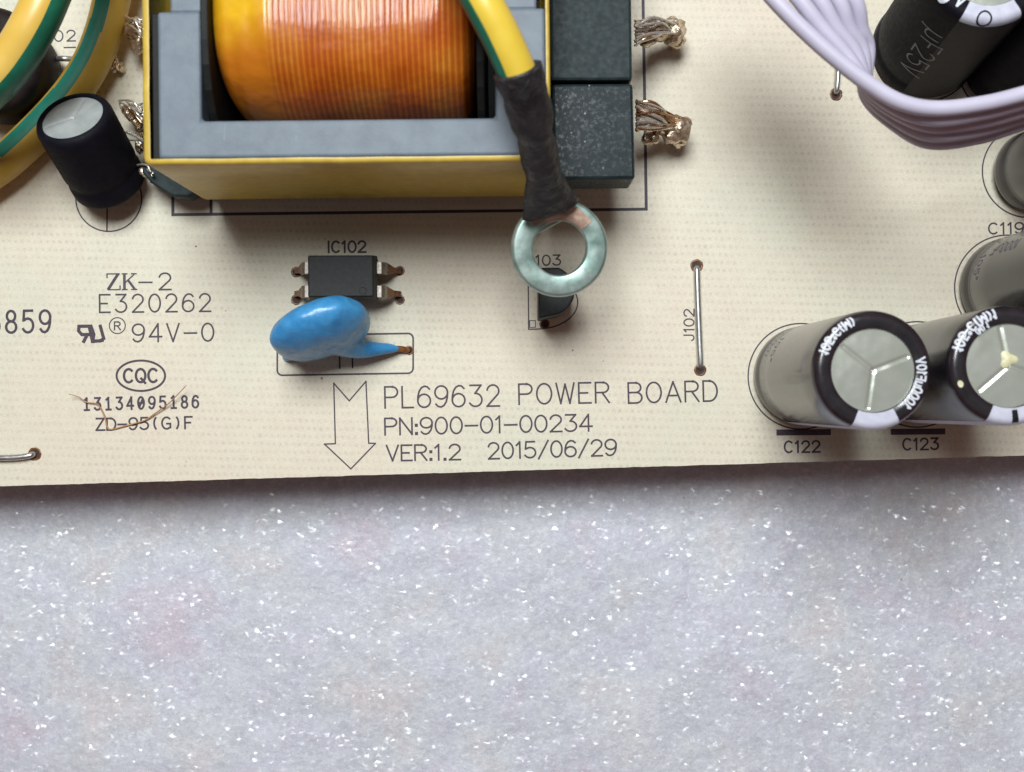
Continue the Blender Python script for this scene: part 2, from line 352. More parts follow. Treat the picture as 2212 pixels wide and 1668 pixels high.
# ------------------------------------------------------------------ stroke lettering
def arc(cx, cy, rx, ry, a0, a1, n=14):
    return [(cx + rx*cos(radians(a0+(a1-a0)*i/n)), cy + ry*sin(radians(a0+(a1-a0)*i/n))) for i in range(n+1)]
SIX = [arc(.3, .31, .3, .31, 0, 360, 20), [(0, .31), (.01, .52), (.07, .76), (.18, .93), (.32, 1), (.46, .97), (.56, .86)]]
G = {
 '0': (.6, [arc(.3, .5, .3, .5, 0, 360, 26)]), 'O': (.68, [arc(.34, .5, .34, .5, 0, 360, 26)]),
 'o': (.6, [arc(.3, .5, .3, .5, 0, 360, 22), [(.12, .15), (.48, .85)], [(.15, .5), (.45, .5)]]),
 '1': (.3, [[(.02, .80), (.2, 1), (.2, 0)]]), 'l': (.5, [[(.05, .85), (.25, 1), (.25, 0)], [(.02, 0), (.48, 0)]]),
 '2': (.6, [arc(.3, .72, .28, .28, 170, -35, 12) + [(.02, .0), (.6, 0)]]),
 '3': (.6, [[(.04, 1), (.55, 1), (.27, .62)] + arc(.28, .31, .31, .31, 82, -150, 14)]),
 '4': (.62, [[(.44, 0), (.44, 1), (.0, .28), (.62, .28)]]),
 '5': (.6, [[(.54, 1), (.08, 1), (.04, .56)] + arc(.28, .32, .31, .32, 128, -150, 14)]),
 '6': (.6, SIX), '9': (.6, [[(.6-x, 1-y) for x, y in p] for p in SIX]),
 '8': (.6, [arc(.3, .26, .29, .26, 0, 360, 18), arc(.3, .76, .24, .24, 0, 360, 18)]),
 'P': (.6, [[(0, 0), (0, 1), (.34, 1)] + arc(.34, .75, .26, .25, 90, -90, 10) + [(0, .5)]]),
 'L': (.52, [[(0, 1), (0, 0), (.52, 0)]]),
 'W': (.82, [[(0, 1), (.2, 0), (.41, .95), (.62, 0), (.82, 1)]]),
 'E': (.55, [[(.55, 1), (0, 1), (0, 0), (.55, 0)], [(0, .5), (.4, .5)]]),
 'F': (.5, [[(.52, 1), (0, 1), (0, 0)], [(0, .5), (.4, .5)]]),
 'R': (.62, [[(0, 0), (0, 1), (.34, 1)] + arc(.34, .75, .26, .25, 90, -90, 10) + [(0, .5)], [(.3, .5), (.62, 0)]]),
 'B': (.62, [[(0, 0), (0, 1), (.34, 1)] + arc(.34, .76, .24, .24, 90, -90, 10) + [(0, .52)], [(.34, .52)] + arc(.36, .26, .26, .26, 90, -90, 10) + [(0, 0)]]),
 'A': (.68, [[(0, 0), (.34, 1), (.68, 0)], [(.11, .32), (.57, .32)]]),
 'D': (.64, [[(0, 0), (0, 1), (.28, 1)] + arc(.28, .5, .36, .5, 90, -90, 14) + [(0, 0)]]),
 'N': (.62, [[(0, 0), (0, 1), (.62, 0), (.62, 1)]]), 'V': (.62, [[(0, 1), (.31, 0), (.62, 1)]]),
 'C': (.64, [arc(.34, .5, .34, .5, 48, 312, 18)]), 'Q': (.68, [arc(.34, .5, .34, .5, 0, 360, 24), [(.38, .28), (.66, -.06)]]),
 'G': (.64, [arc(.34, .5, .34, .5, 48, 300, 18) + [(.62, .12), (.62, .45), (.36, .45)]]),
 'J': (.5, [[(.45, 1), (.45, .28)] + arc(.225, .26, .225, .26, 0, -170, 10)]),
 'I': (.12, [[(.06, 0), (.06, 1)]]),
 'Z': (.6, [[(.02, 1), (.58, 1), (0, 0), (.62, 0)]]), 'M': (.75, [[(0, 0), (0, 1), (.37, .25), (.75, 1), (.75, 0)]]),
 'K': (.6, [[(0, 0), (0, 1)], [(.58, 1), (0, .42)], [(.18, .6), (.62, 0)]]),
 '-': (.62, [[(.0, .46), (.62, .46)]]), '/': (.5, [[(-.02, -.08), (.52, 1.05)]]),
 ':': (.1, [[(.02, .0), (.02, .09), (.09, .09), (.09, 0), (.02, 0)], [(.02, .5), (.02, .59), (.09, .59), (.09, .5), (.02, .5)]]),
 '.': (.12, [[(.03, 0), (.03, .08), (.10, .08), (.10, 0), (.03, 0)]]),
 '(': (.3, [arc(.42, .5, .36, .62, 130, 230, 8)]), ')': (.3, [arc(-.12, .5, .36, .62, 50, -50, 8)]),
 'u': (.55, [[(0, -.3), (0, .68)], [(0, .2)] + arc(.24, .2, .24, .2, 180, 360, 8) + [(.48, .68)]]),
 '*': (.25, [arc(.13, .86, .12, .12, 0, 360, 10)]), 'S': (.58, [[(.55, .86), (.45, .97), (.28, 1), (.1, .95), (.03, .78), (.1, .6), (.3, .5), (.48, .42), (.57, .25), (.48, .06), (.28, 0), (.1, .04), (.0, .16)]]),
 ' ': (.45, []), '_': (.2, []),
}
def ribbon(pl, wd, closed=None):
    """2D polyline -> mitred ribbon (verts, faces)"""
    P = [Vector(p) for p in pl]
    if closed is None: closed = (P[0]-P[-1]).length < 1e-4
    if closed: P = P[:-1]
    n = len(P); V = []; Fs = []
    for i, p in enumerate(P):
        a = P[i-1] if (i > 0 or closed) else None; b = P[(i+1) % n] if (i < n-1 or closed) else None
        d1 = (p-a).normalized() if a is not None else (b-p).normalized()
        d2 = (b-p).normalized() if b is not None else d1
        n1 = Vector((-d1.y, d1.x)); n2 = Vector((-d2.y, d2.x)); m = n1+n2
        if m.length < .2: m = n1
        m.normalize(); k = min(1.6, 1/max(.45, m.dot(n1)))
        e = Vector((0, 0))
        if not closed and i == 0: e = -d2*wd*.45
        if not closed and i == n-1: e = d1*wd*.45
        V += [p+e+m*k*wd/2, p+e-m*k*wd/2]
    for i in range(n-1): Fs.append((2*i, 2*i+1, 2*i+3, 2*i+2))
    if closed: Fs.append((2*n-2, 2*n-1, 1, 0))
    return V, Fs
def densify(pl, step):
    out = [pl[0]]
    for a, b in zip(pl, pl[1:]):
        n = max(1, int(hypot(b[0]-a[0], b[1]-a[1])/step))
        for i in range(1, n+1): out.append((a[0]+(b[0]-a[0])*i/n, a[1]+(b[1]-a[1])*i/n))
    return out
def lay(text, width, h, gap=.22, mono=None):
    """polylines in a box width x h"""
    adv = 0; items = []
    for ch in text:
        gw, st = G[ch]
        if mono: items.append((adv+(mono-gw)/2, st)); adv += mono
        else: items.append((adv, st)); adv += gw+gap
    total = adv - (0 if mono else gap)
    if mono: total = adv
    sx_ = width/total if width else h
    return [[((x0+x)*sx_, y*h) for x, y in pl] for x0, st in items for pl in st], total*sx_
def strokes_mesh(name, pls, wd, mapf, mat, parent, lift=.012, dens=None):
    V = []; Fs = []
    def split(pl):
        out, cur = [], [pl[0]]
        for i in range(1, len(pl)-1):
            cur.append(pl[i]); a, b, c = (Vector(q) for q in pl[i-1:i+2])
            if (b-a).length > 1e-6 and (c-b).length > 1e-6 and (b-a).angle(c-b) > radians(52): out.append(cur); cur = [pl[i]]
        cur.append(pl[-1]); return out+[cur]
    pls = [q for pl in pls if len(pl) > 1 for q in split(pl)]
    for i, pl in enumerate(pls):
        if len(pl) < 2: continue
        if dens: pl = densify(pl, dens)
        v, f = ribbon(pl, wd); n = len(V)
        V += [mapf(p.x, p.y, lift + .0015*(i % 6)) for p in v]; Fs += [tuple(k+n for k in q) for q in f]
    return mesh(name, V, Fs, mat, parent)
def planar(p0, ang):
    c, s_ = cos(ang), sin(ang)
    def f(x, y, l):
        u = p0[0] + x*c + y*s_; v = p0[1] + x*s_ - y*c
        q = W(u, v, 0); q.z = l; return q
    return f
def silk_text(s, p0, p1, h, wd=3.5, gap=.22, mono=None, label=True, name='printed_text'):
    L = hypot(p1[0]-p0[0], p1[1]-p0[1]); a = atan2(p1[1]-p0[1], p1[0]-p0[0])
    pls, _ = lay(s, L, h, gap, mono)
    o = strokes_mesh(name, pls, wd*1.12, planar(p0, a), M['ink'], board)
    return o
def silk_lines(pls, wd=3.0, name='printed_outline'):
    return strokes_mesh(name, [[(x, -y) for x, y in pl] for pl in pls], wd, planar((0, 0), 0), M['ink'], board)

# ------------------------------------------------------------------ foam sheet
nx, ny = 260, 200; V = []; Fs = []
for j in range(ny+1):
    for i in range(nx+1):
        x = -120 + 240*i/nx; y = -95 + 190*j/ny
        z = -9.5 + .55*noise.noise((x*.09, y*.09, 3)) + .28*noise.noise((x*.45, y*.45, 1)) + .10*noise.noise((x*1.1, y*1.1, 8))
        V.append((x, y, z))
for j in range(ny):
    for i in range(nx):
        a = j*(nx+1)+i; Fs.append((a, a+1, a+nx+2, a+nx+1))
b0 = len(V); rim = [j*(nx+1) for j in range(ny, -1, -1)]
per = [i for i in range(nx+1)] + [j*(nx+1)+nx for j in range(1, ny+1)] + [ny*(nx+1)+i for i in range(nx-1, -1, -1)] + [j*(nx+1) for j in range(ny-1, 0, -1)]
for k in per: V.append((V[k][0], V[k][1], -30))
for k in range(len(per)):
    k2 = (k+1) % len(per); Fs.append((per[k], b0+k, b0+k2, per[k2]))
Fs.append(tuple(b0+k for k in range(len(per))))
fo = mesh('foam_sheet', V, Fs, M['foam'], smooth=True); fo['kind'] = 'structure'

# ------------------------------------------------------------------ circuit board
board = thing('circuit_board', 'cream power circuit board with black printed lettering lying on white foam', 'circuit board', (0, 0, -1.6))
def edge_v(u): return 1050.5 + (u)*(984.0-1050.5)/2212
pts = []
for i in range(260):
    u = -420 + i*(3060/259); q = W(u, edge_v(u) + random.uniform(-.45, .45) + .6*noise.noise((u*.02, 0, 0)), 0); pts.append((q.x, q.y))
q = W(2640, -420, 0); pts.append((q.x, q.y)); q = W(-420, -420, 0); pts.append((q.x, q.y))
v, f = prism(pts, -1.6, 0)
mesh('substrate', v, f, [M['board'], M['edge']], board, mi=[1, 0]+[1]*len(pts))

T = silk_text
T('PL69632', (832, 881.5), (1079, 877), 45.5); T('POWER', (1121.5, 873.6), (1316, 869.5), 43.5); T('BOARD', (1358, 871), (1549.5, 866), 43.5)
T('PN:900-01-00234', (832, 939.6), (1279, 930.8), 35.5, gap=.17)
T('VER:1.2', (835.5, 995.6), (994.8, 992.9), 33, gap=.17); T('2015/06/29', (1055, 991.5), (1331.5, 983.6), 34.5, gap=.17)
T('E320262', (215.5, 675), (455, 672.6), 38, 3.4, gap=.3)
T('94V-0', (286.5, 738.6), (461.5, 736.6), 38, 3.4, gap=.28)
T('-', (300.6, 626), (328, 626), 34.5, 3.2); T('2', (343.5, 625.8), (369.5, 625.6), 35.5, 3.4)
T('l3l34o95l86', (176, 886.3), (434, 880.2), 25.5, 4.0, mono=1.12)
T('ZD-95(G)F', (205, 929.6), (419, 925.4), 25, 3.6, mono=.82)
T('6859', (-23.5, 719.6), (109, 717.6), 47, 5.0, gap=.38)
T('IC102', (708.5, 545.3), (790, 544.6), 23.5, 3.9, gap=.2)
T('102', (100, 90), (163, 88.5), 23, 2.6, gap=.28); silk_lines([[(139, 103), (163, 102.6)]], 3)
T('Q103', (1133, 574), (1211, 572.6), 21.5, 2.9, gap=.22)
T('C122', (1695, 977.6), (1771, 976.3), 24, 3.6); T('C123', (1951, 972.0), (2027, 970.6), 24, 3.6); T('C119', (2136, 505.5), (2211, 504), 23, 3.2)
# J102 reads upwards
pls, _ = lay('J102', 67, 21.5); 
def upmap(x, y, l): q = W(1498.5 - (21.5-y)+21.5-21.5+0, 735.5 - x, 0); q.x = W(1477.5+ (21.5-y), 0, 0).x; q.z = l; return q
strokes_mesh('printed_text', pls, 3.0, upmap, M['ink'], board)
# bold serif ZK
pls = [[(0, 26), (0, 34), (26, 34), (4, 0), (28, 0), (28, 8)], [(24, 34), (2, 0)], [(22, 34), (1, 2)],
       [(36, 0), (36, 34)], [(39, 0), (39, 34)], [(33, 34), (43, 34)], [(33, 0), (43, 0)], [(58, 32), (39, 15)], [(44, 20), (58, 1)], [(47, 20), (61, 1)], [(53, 34), (63, 34)], [(53, 0), (64, 0)]]
strokes_mesh('printed_text', pls, 2.8, planar((231.5, 626), radians(-.5)), M['ink'], board)
# recognised-component mark: a reversed R run into a U
pls = [[(4, 36), (26, 36), (33, 3)], [(4, 36), (3, 26), (10, 18), (27, 18)], [(22, 18), (14, 3)],
       [(33, 3), (36, 18), (30, 36)], [(36, 4), (50, 4), (57, 9)], [(57, 10), (50, 36)], [(54, 5), (36, 3)]]
strokes_mesh('printed_mark', pls, 7.2, planar((167, 741), radians(-.5)), M['ink'], board)
silk_lines([arc(253.5, 703.6, 17.2, 17.2, 0, 360, 36)], 2.4, 'printed_mark')
T('R', (247.5, 712.6), (260, 712.5), 17, 2.6, name='printed_mark')
silk_lines([arc(304.3, 811.8, 52.4, 32.8, 0, 360, 60)], 4.6, 'printed_mark')
T('CQC', (268, 826.2), (340, 825.4), 28.5, 4.8, name='printed_mark')
# arrow
silk_lines([[(721, 828), (740, 853), (754.5, 866)], [(754.5, 866), (790.5, 824), (796.5, 957.5), (811, 958), (758, 1013), (701, 959.5), (724.5, 958.5), (721, 828)]][1:] + [[(721, 828), (754.5, 866)]], 3.0, 'printed_arrow')
# capacitor outline under the blue disc, with its two ticks
def rrect(x0, y0, x1, y1, r, sk=0):
    P = arc(x1-r, y0+r, r, r, -90, 0, 6) + arc(x1-r, y1-r, r, r, 0, 90, 6) + arc(x0+r, y1-r, r, r, 90, 180, 6) + arc(x0+r, y0+r, r, r, 180, 270, 6)
    return [(x, y - (x-x0)*sk) for x, y in P] + [(P[0][0], P[0][1]-(P[0][0]-x0)*sk)]
silk_lines([rrect(599, 725, 892.5, 811, 11, .016)], 3.8)
silk_lines([[(733.5, 770), (734, 795)]], 3.6, 'printed_tick'); silk_lines([[(761, 770), (761.8, 794)]], 3.6, 'printed_tick')
# transformer outline
silk_lines([[(373, 300), (373.5, 464), (1396, 452), (1392.5, 211), (1384, -300)], [(455.7, 400), (456, 462)]], 6.5)
# circular outlines
for cx, cy, r in ((1730, 813, 114), (1981, 809, 114), (2176, 622, 114), (1997, 106, 113), (2182, 142, 113), (2222, 370, 100), (235, 429, 71)):
    silk_lines([arc(cx, cy, r, r, 0, 360, 72)], 3.0)
silk_lines([[(232, 400), (231, 499)]], 3.2)
for x0, y0 in ((1683, 934.5), (1930, 933)):
    silk_lines([[(x0, y0), (x0+106, y0-1)]], 13.0, 'printed_bar')
# transistor outline
silk_lines([[(1141, 600), (1142, 711.5), (1160, 711)] + arc(1160, 653, 88, 58, 88, -70, 20)[0:], ], 2.8)
silk_lines([[(1144, 693), (1156.5, 692.6), (1157, 707), (1144.5, 707.5), (1144, 693)]], 1.8)

def hole(u, v, r, zc=0):
    """flux-browned solder hole: dished collar and dark well"""
    c = W(u, v, 0)
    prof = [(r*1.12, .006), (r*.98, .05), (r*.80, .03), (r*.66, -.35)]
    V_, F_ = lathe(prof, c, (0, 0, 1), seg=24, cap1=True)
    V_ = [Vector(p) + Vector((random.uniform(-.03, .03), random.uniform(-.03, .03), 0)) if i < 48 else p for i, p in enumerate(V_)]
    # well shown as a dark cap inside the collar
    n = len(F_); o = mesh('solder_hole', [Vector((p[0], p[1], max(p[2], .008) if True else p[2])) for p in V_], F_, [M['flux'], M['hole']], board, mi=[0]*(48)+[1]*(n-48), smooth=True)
    return o
for u, v, r in ((1505, 574, .56), (1512.5, 799.5, .54), (75, 981, .58), (1806, 204, .55), (640, 588, .45), (640, 648, .45), (864, 585, .42), (864, 648, .42), (884, 757, .40), (1176, 700, .45), (255, 143, .5)):
    hole(u, v, r)

# ------------------------------------------------------------------ jumper wires
def jumper(path, r, label, cat='jumper wire', group='bare jumper wires'):
    P = catmull([W(*p) for p in path], 6)
    base = (P[0]+P[-1])/2; base.z = 0
    t = thing('jumper_wire', label, cat, base, group)
    V_, F_, _ = tube(P, r, 14); mesh('wire', V_, F_, M['tinwire'], t, smooth=True)
    return t
jumper([(1505, 577, -.6), (1505, 581, .25), (1505.5, 590, .42), (1507, 640, .48), (1510, 720, .46), (1512.6, 782, .42), (1513, 791, .2), (1513, 797, -.6)], .31, 'straight silver jumper wire beside the printed J102', group='bare jumper wires')
jumper([(77, 980, -.6), (71, 981.5, .2), (60, 985, .42), (30, 988.5, .48), (-30, 990, .48), (-120, 992, .42), (-130, 992, -.6)], .29, 'silver jumper wire cut by the photo\'s left edge near the board edge')
jumper([(1805, 205, -.6), (1806, 199, .2), (1808, 190, .5), (1811, 150, .6), (1815, 60, .6), (1817, 40, .2), (1817, 37, -.6)], .25, 'short silver wire end dropping into a brown hole below the lilac cable')
jumper([(118, 127, 1.0), (135, 126.5, 1.9), (156, 128, 1.6), (190, 132, .8), (200, 133, -.3)], .27, 'silver lead between the dark round component and the yellow green wire')

# ------------------------------------------------------------------ electrolytic capacitors
def capacitor(label, pb, pt, r, vents, stripe=None, sleeve='sleeve', group='black electrolytic capacitors', rin=.70, texts=(), side=(), dash=False, glue=False, topmat='alu', side_stripe=None, ringmark=None):
    pb, pt = Vector(pb), Vector(pt); ax = (pt-pb).normalized(); L = (pt-pb).length
    t = thing('electrolytic_capacitor', label, 'capacitor', pb, group)
    X = Vector((1, 0, 0)); X = (X - ax*X.dot(ax)).normalized(); Y = ax.cross(X)
    ri = r*rin
    topp = [(r, L-.75), (r-.05, L-.48), (r-.17, L-.24), (r-.36, L-.08), (r-.6, L), (ri+.06, L), (ri, L-.06), (ri, L-.4)]
    prof = [(r*.80, 0), (r*.97, .08), (r, .35), (r, 1.3), (r-.12, 1.6), (r-.16, 1.9), (r-.12, 2.2), (r, 2.6)] + [(r, 2.6+(L-3.4)*k/5) for k in range(1, 5)] + topp
    V_, F_ = lathe(prof, pb, ax, X, seg=96, cap0=True)
    mi = [0]*len(F_)
    mesh('sleeve', V_, F_, M[sleeve], t, mi=mi, smooth=True)
    def surf(a, s):
        """a: angle deg, s: distance along the profile from the inner lip outwards then down the side"""
        flat = (r-.6) - ri; 
        if s <= flat: rr, hh, nr = ri+s, L, Vector((0, 1))
        else:
            arcl = .75*pi/2*.88
            if s <= flat+arcl:
                b = (s-flat)/arcl*pi/2; rr = r-.6+.6*sin(b); hh = L-.75+.75*cos(b); nr = Vector((sin(b), cos(b)))
            else: rr, hh, nr = r, L-.75-(s-flat-arcl), Vector((1, 0))
        d = X*cos(radians(a)) + Y*sin(radians(a))
        return pb + ax*hh + d*rr, (d*nr.x + ax*nr.y).normalized()
    if stripe:
        a0, a1 = stripe; V2 = []; F2 = []; na, ns = 20, 26; smax = (r-.6-ri)+1.03+(L-1.2)
        ss = [.05+(1.9-.05)*i/14 for i in range(15)] + [1.9+(smax-1.9)*i/10 for i in range(1, 11)]
        for s_ in ss:
            for i in range(na+1):
                p, nn = surf(a0+(a1-a0)*i/na, s_); V2.append(p+nn*.02)
        for j in range(len(ss)-1):
            for i in range(na):
                F2.append((j*(na+1)+i, j*(na+1)+i+1, (j+1)*(na+1)+i+1, (j+1)*(na+1)+i))
        mesh('polarity_stripe', V2, F2, [M['whitestripe'], M[side_stripe or 'whitestripe']], t, smooth=True, mi=[0]*(14*na)+[1]*((len(ss)-15)*na))
        if dash:
            am = (a0+a1)/2+ (dash if dash is not True else 0)
            pl = [[(am, .15), (am, 1.05)]]
            V3, F3 = [], []
            for s_ in (.2, .5, .8, 1.05, 1.25):
                for da in (-3.4, 3.4):
                    p, nn = surf(am+da, s_); V3.append(p+nn*.04)
            F3 = [(2*i, 2*i+1, 2*i+3, 2*i+2) for i in range(4)]
            mesh('minus_mark', V3, F3, M['black'], t)
    if ringmark is not None:
        def mfr(x, y, l):
            p, nn = surf(ringmark + degrees_(x/r), max(0, 1.15+y)); return p+nn*(l+.03)
        strokes_mesh('printed_ring', [arc(0, 0, .58, .62, 0, 360, 24)], .16, mfr, M['black'], t)
    for txt, aC, s0, hgt, dirn, wd in texts:   # rim text; dirn=+1: top of letters points inwards
        pls, wid = lay(txt, None, hgt, .26)
        rr = r-.45
        def mf(x, y, l, aC=aC, s0=s0, dirn=dirn, wid=wid, rr=rr):
            ang = aC - dirn*degrees_((x-wid/2)/rr); s_ = s0 - dirn*y
            p, nn = surf(ang, max(0, s_)); return p + nn*(l+.02)
        strokes_mesh('printed_text', pls, wd, mf, M['whiteprint'], t, dens=.12)
    for txt, aC, h0, hgt, wd, mat, turn in side:   # text down the side; turn: rotation of text
        pls, wid = lay(txt, None, hgt, .26)
        def mf(x, y, l, aC=aC, h0=h0, wid=wid, turn=turn):
            if turn == 'ring': ang = aC + degrees_((x-wid/2)/r); hh = h0+y
            elif turn == 'down': ang = aC + degrees_(y/r); hh = h0 - x
            else: ang = aC - degrees_(y/r); hh = h0 + x
            d = X*cos(radians(ang)) + Y*sin(radians(ang)); return pb + ax*hh + d*(r+l+.02)
        strokes_mesh('printed_text', pls, wd, mf, M[mat], t, dens=.15)
    # pressed aluminium top with three scored vent grooves
    n = 90; V4 = []; F4 = []; idx = {}
    for j in range(n+1):
        for i in range(n+1):
            x = -ri + 2*ri*i/n; y = -ri + 2*ri*j/n; rr = hypot(x, y)
            if rr > ri*1.0:
                if rr > ri*1.06: continue
                x *= ri/rr; y *= ri/rr
            dz = .10*(1-(rr/ri)**2)
            for a in vents:
                c_, s_ = cos(radians(a)), sin(radians(a)); al = x*c_+y*s_; pe = abs(-x*s_+y*c_)
                g = .5+.5*cos(pi*min(1, pe/.29))
                if al > -.05 and al < ri*.93: dz -= g*.085 
            dz += .012*noise.noise((x*1.2+r, y*1.2, L))
            idx[(i, j)] = len(V4); V4.append(pb + ax*(L-.30+dz) + X*x + Y*y)
    for j in range(n):
        for i in range(n):
            k = [(i, j), (i+1, j), (i+1, j+1), (i, j+1)]
            if all(q in idx for q in k): F4.append(tuple(idx[q] for q in k))
    mesh('metal_top', V4, F4, M[topmat], t, smooth=True)
    if glue:
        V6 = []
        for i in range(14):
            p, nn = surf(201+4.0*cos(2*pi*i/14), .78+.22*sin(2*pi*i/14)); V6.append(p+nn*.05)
        mesh('painted_glare', V6, [tuple(range(14))], M['glue'], t)  # glare spot on the rim, painted as a pale patch in the glue colour
        V5, F5 = [], []
        ring_ = [(.65*(1+.25*sin(3*a+1.6))*cos(a), .62*(1+.25*sin(3*a+1.6))*sin(a)) for a in [2*pi*i/18 for i in range(18)]]
        V5 = [pb+ax*(L-.19)+X*(x+glue[0])+Y*(y+glue[1]) for x, y in ring_] + [pb+ax*(L-.02)+X*(x*.6+glue[0])+Y*(y*.6+glue[1]) for x, y in ring_]
        F5 = [(i, (i+1) % 18, 18+(i+1) % 18, 18+i) for i in range(18)] + [tuple(range(18, 36))]
        mesh('glue_drop', V5, F5, M['glue'], t, smooth=True)
    for s_ in (-1, 1):
        P = [pb+ax*.1+X*s_*r*.5, Vector((pb.x+s_*r*.5, pb.y, -.3))]
        v_, f_, _ = tube(P, .28, 8); mesh('lead', v_, f_, M['pinmetal'], t, smooth=True)
    return t
def degrees_(x): return x*180/pi

CG = 'tall glossy electrolytic capacitors at the right'
capacitor('glossy black capacitor with clean silver vented top standing above the printed C122', W(1732, 812, .2), W(1887, 799.5, 20), 4.70,
          (21, -97.5, 141), stripe=(-111, -63), texts=(('1000uF10V', -17, .14, .68, -1, .16), ('105*C(M)', 137, 1.18, .66, 1, .17)),
          side=(('C(M)', 141, 2.6, 1.0, .09, 'greyprint', 'ring'), ('105*', 150, 5.2, 1.0, .09, 'greyprint', 'ring')), group=CG)
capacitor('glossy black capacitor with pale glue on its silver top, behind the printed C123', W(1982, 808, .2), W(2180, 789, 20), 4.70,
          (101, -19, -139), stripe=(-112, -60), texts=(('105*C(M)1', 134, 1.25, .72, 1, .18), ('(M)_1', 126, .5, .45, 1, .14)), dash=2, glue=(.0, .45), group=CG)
capacitor('glossy dark capacitor whose side fills the gap under the printed C119', W(2177, 622, .2), W(2432, 568, 20), 4.75, (30, 150, 270),
          stripe=(-100, -60), side=(('105*', 160, 3.0, 1.0, .1, 'greyprint', 'ring'), ('1000uF', 135, 10, 1.1, .12, 'greyprint', 'down')), group=CG)
DG = 'dark capacitors behind the lilac cable'
capacitor('dark leaning capacitor printed 25V inside the bend of the lilac cable', W(1997, 106, .3), W(2137, -78, 17), 4.95, (0, 120, 240),
          sleeve='sleeve_matt', stripe=(-118, -60), side_stripe='grey_band', texts=(('0', -144, 1.45, 1.15, 1, .30), ('V', -128, .9, .8, 1, .2)), ringmark=-97, side=(('uF25V', -138, 12.6, 2.1, .15, 'greyprint', 'down'),), group=DG)
capacitor('dark capacitor cut by the top right edge of the photo', W(2182, 142, .3), W(2440, -60, 18), 4.95, (0, 120, 240), sleeve='sleeve_matt', group=DG)
capacitor('small dark capacitor at the right edge just above the printed C119', W(2226, 372, .3), W(2470, 300, 16), 3.85, (0, 120, 240), sleeve='sleeve', group=DG)
capacitor('small black leaning capacitor with grey top beside the yellow transformer', W(238, 397, 1.5), W(155, 251, 8.4), 3.45, (200, 320, 80),
          sleeve='sleeve_matt', group='black electrolytic capacitors', rin=.80, topmat='alu_dull')

# ------------------------------------------------------------------ transformer
ZT, ZB = 20.0, 4.6
A = W(326, 344, ZT); B = W(1181, 335, ZT)        # front corners of the core
tr = thing('transformer', 'yellow taped ferrite transformer with orange winding under the ring terminal wire', 'transformer', ((A.x+B.x)/2, A.y+12, 0))
x0, x1, y0 = A.x, B.x, (A.y+B.y)/2
ang = atan2(B.y-A.y, B.x-A.x)
Rm = Matrix.Translation(Vector((x0, A.y, 0))) @ Matrix.Rotation(ang, 4, 'Z')
def TR(vs): return [Rm @ Vector(p) for p in vs]
Wd = hypot(B.x-A.x, B.y-A.y); leg = 3.95; bar = (344-262)*85/F
yj = (344-25)*85/F       # joint of the two halves
def uhalf(y_a, y_b, z0, z1, ins=0):
    """U-shaped half core, back bar at y_a"""
    s = 1 if y_b > y_a else -1
    g_ = .58
    return [(ins+g_, y_a), (Wd-ins, y_a), (Wd-ins, y_b), (Wd-leg, y_b), (Wd-leg, y_a+s*bar), (leg, y_a+s*bar), (leg, y_b), (ins+g_, y_b)]
v, f = prism(uhalf(0, yj, ZB, ZT), ZB, ZT); mesh('ferrite_core', TR(v), f, M['ferrite'], tr, bevel=.28, seg=3)
v, f = box((.0, .0, ZB+.1), (.57, yj, ZT-.45)); mesh('shaded_chamfer_strip', TR(v), f, M['black'], tr, bevel=.1)  # black strip stands in for the core's left chamfer, its shade painted in
P = [(p[0], p[1]) for p in uhalf(2*yj, yj+.06, 0, 0, .75)]
v, f = prism([(x+.1, y) for x, y in P], ZB, ZT-.55); mesh('ferrite_core', TR(v), f, M['ferrite'], tr, bevel=.2, seg=2)
# tape band round the core
def rr_loop(a, b, c, d, r, n=5):
    P = []
    for cx, cy, s in ((c-r, b+r, -90), (c-r, d-r, 0), (a+r, d-r, 90), (a+r, b+r, 180)):
        for i in range(n+1):
            t_ = radians(s+90*i/n); P.append((cx+r*cos(t_), cy+r*sin(t_)))
    return P
def band(inn, out, z0, z1, jag=0):
    n = len(inn); V_ = []
    prof = [(0, z0), (1, z0), (1, z1-.30), (.8, z1-.08), (.5, z1), (.0, z1-.02)]
    for f_, z in prof:
        for i in range(n):
            zz = z + (jag*noise.noise((out[i][0]*.3, out[i][1]*.3, 0)) if z > z0 else 0)
            V_.append((inn[i][0]+(out[i][0]-inn[i][0])*f_, inn[i][1]+(out[i][1]-inn[i][1])*f_, zz))
    F_ = []
    for j in range(len(prof)-1):
        for i in range(n): F_.append((j*n+i, j*n+(i+1) % n, (j+1)*n+(i+1) % n, (j+1)*n+i))
    return V_, F_
def dense_loop(P, step=1.2):
    out = []
    for a, b in zip(P, P[1:]+P[:1]):
        n = max(1, int(hypot(b[0]-a[0], b[1]-a[1])/step))
        for i in range(n): out.append((a[0]+(b[0]-a[0])*i/n, a[1]+(b[1]-a[1])*i/n))
    return out
inn = rr_loop(-.02, -.02, Wd+.02, 2*yj+.02, .15); th = .46
outl = rr_loop(-.02-th-.12, -.02-th, Wd+.02+.32, 2*yj+.02+th, .15+th)
# densify both loops with matching counts
def dens2(Pa, Pb, step=1.0):
    oa, ob = [], []
    m = len(Pa)
    for i in range(m):
        a, b = Pa[i], Pa[(i+1) % m]; c, d = Pb[i], Pb[(i+1) % m]
        n = max(1, int(hypot(b[0]-a[0], b[1]-a[1])/step))
        for k in range(n):
            t_ = k/n; oa.append((a[0]+(b[0]-a[0])*t_, a[1]+(b[1]-a[1])*t_)); ob.append((c[0]+(d[0]-c[0])*t_, c[1]+(d[1]-c[1])*t_))
    return oa, ob
inn, outl = dens2(inn, outl)
v, f = band(inn, outl, ZB-.2, ZT+.12, .18); mesh('yellow_tape', TR(v), f, M['ytape'], tr, smooth=True)
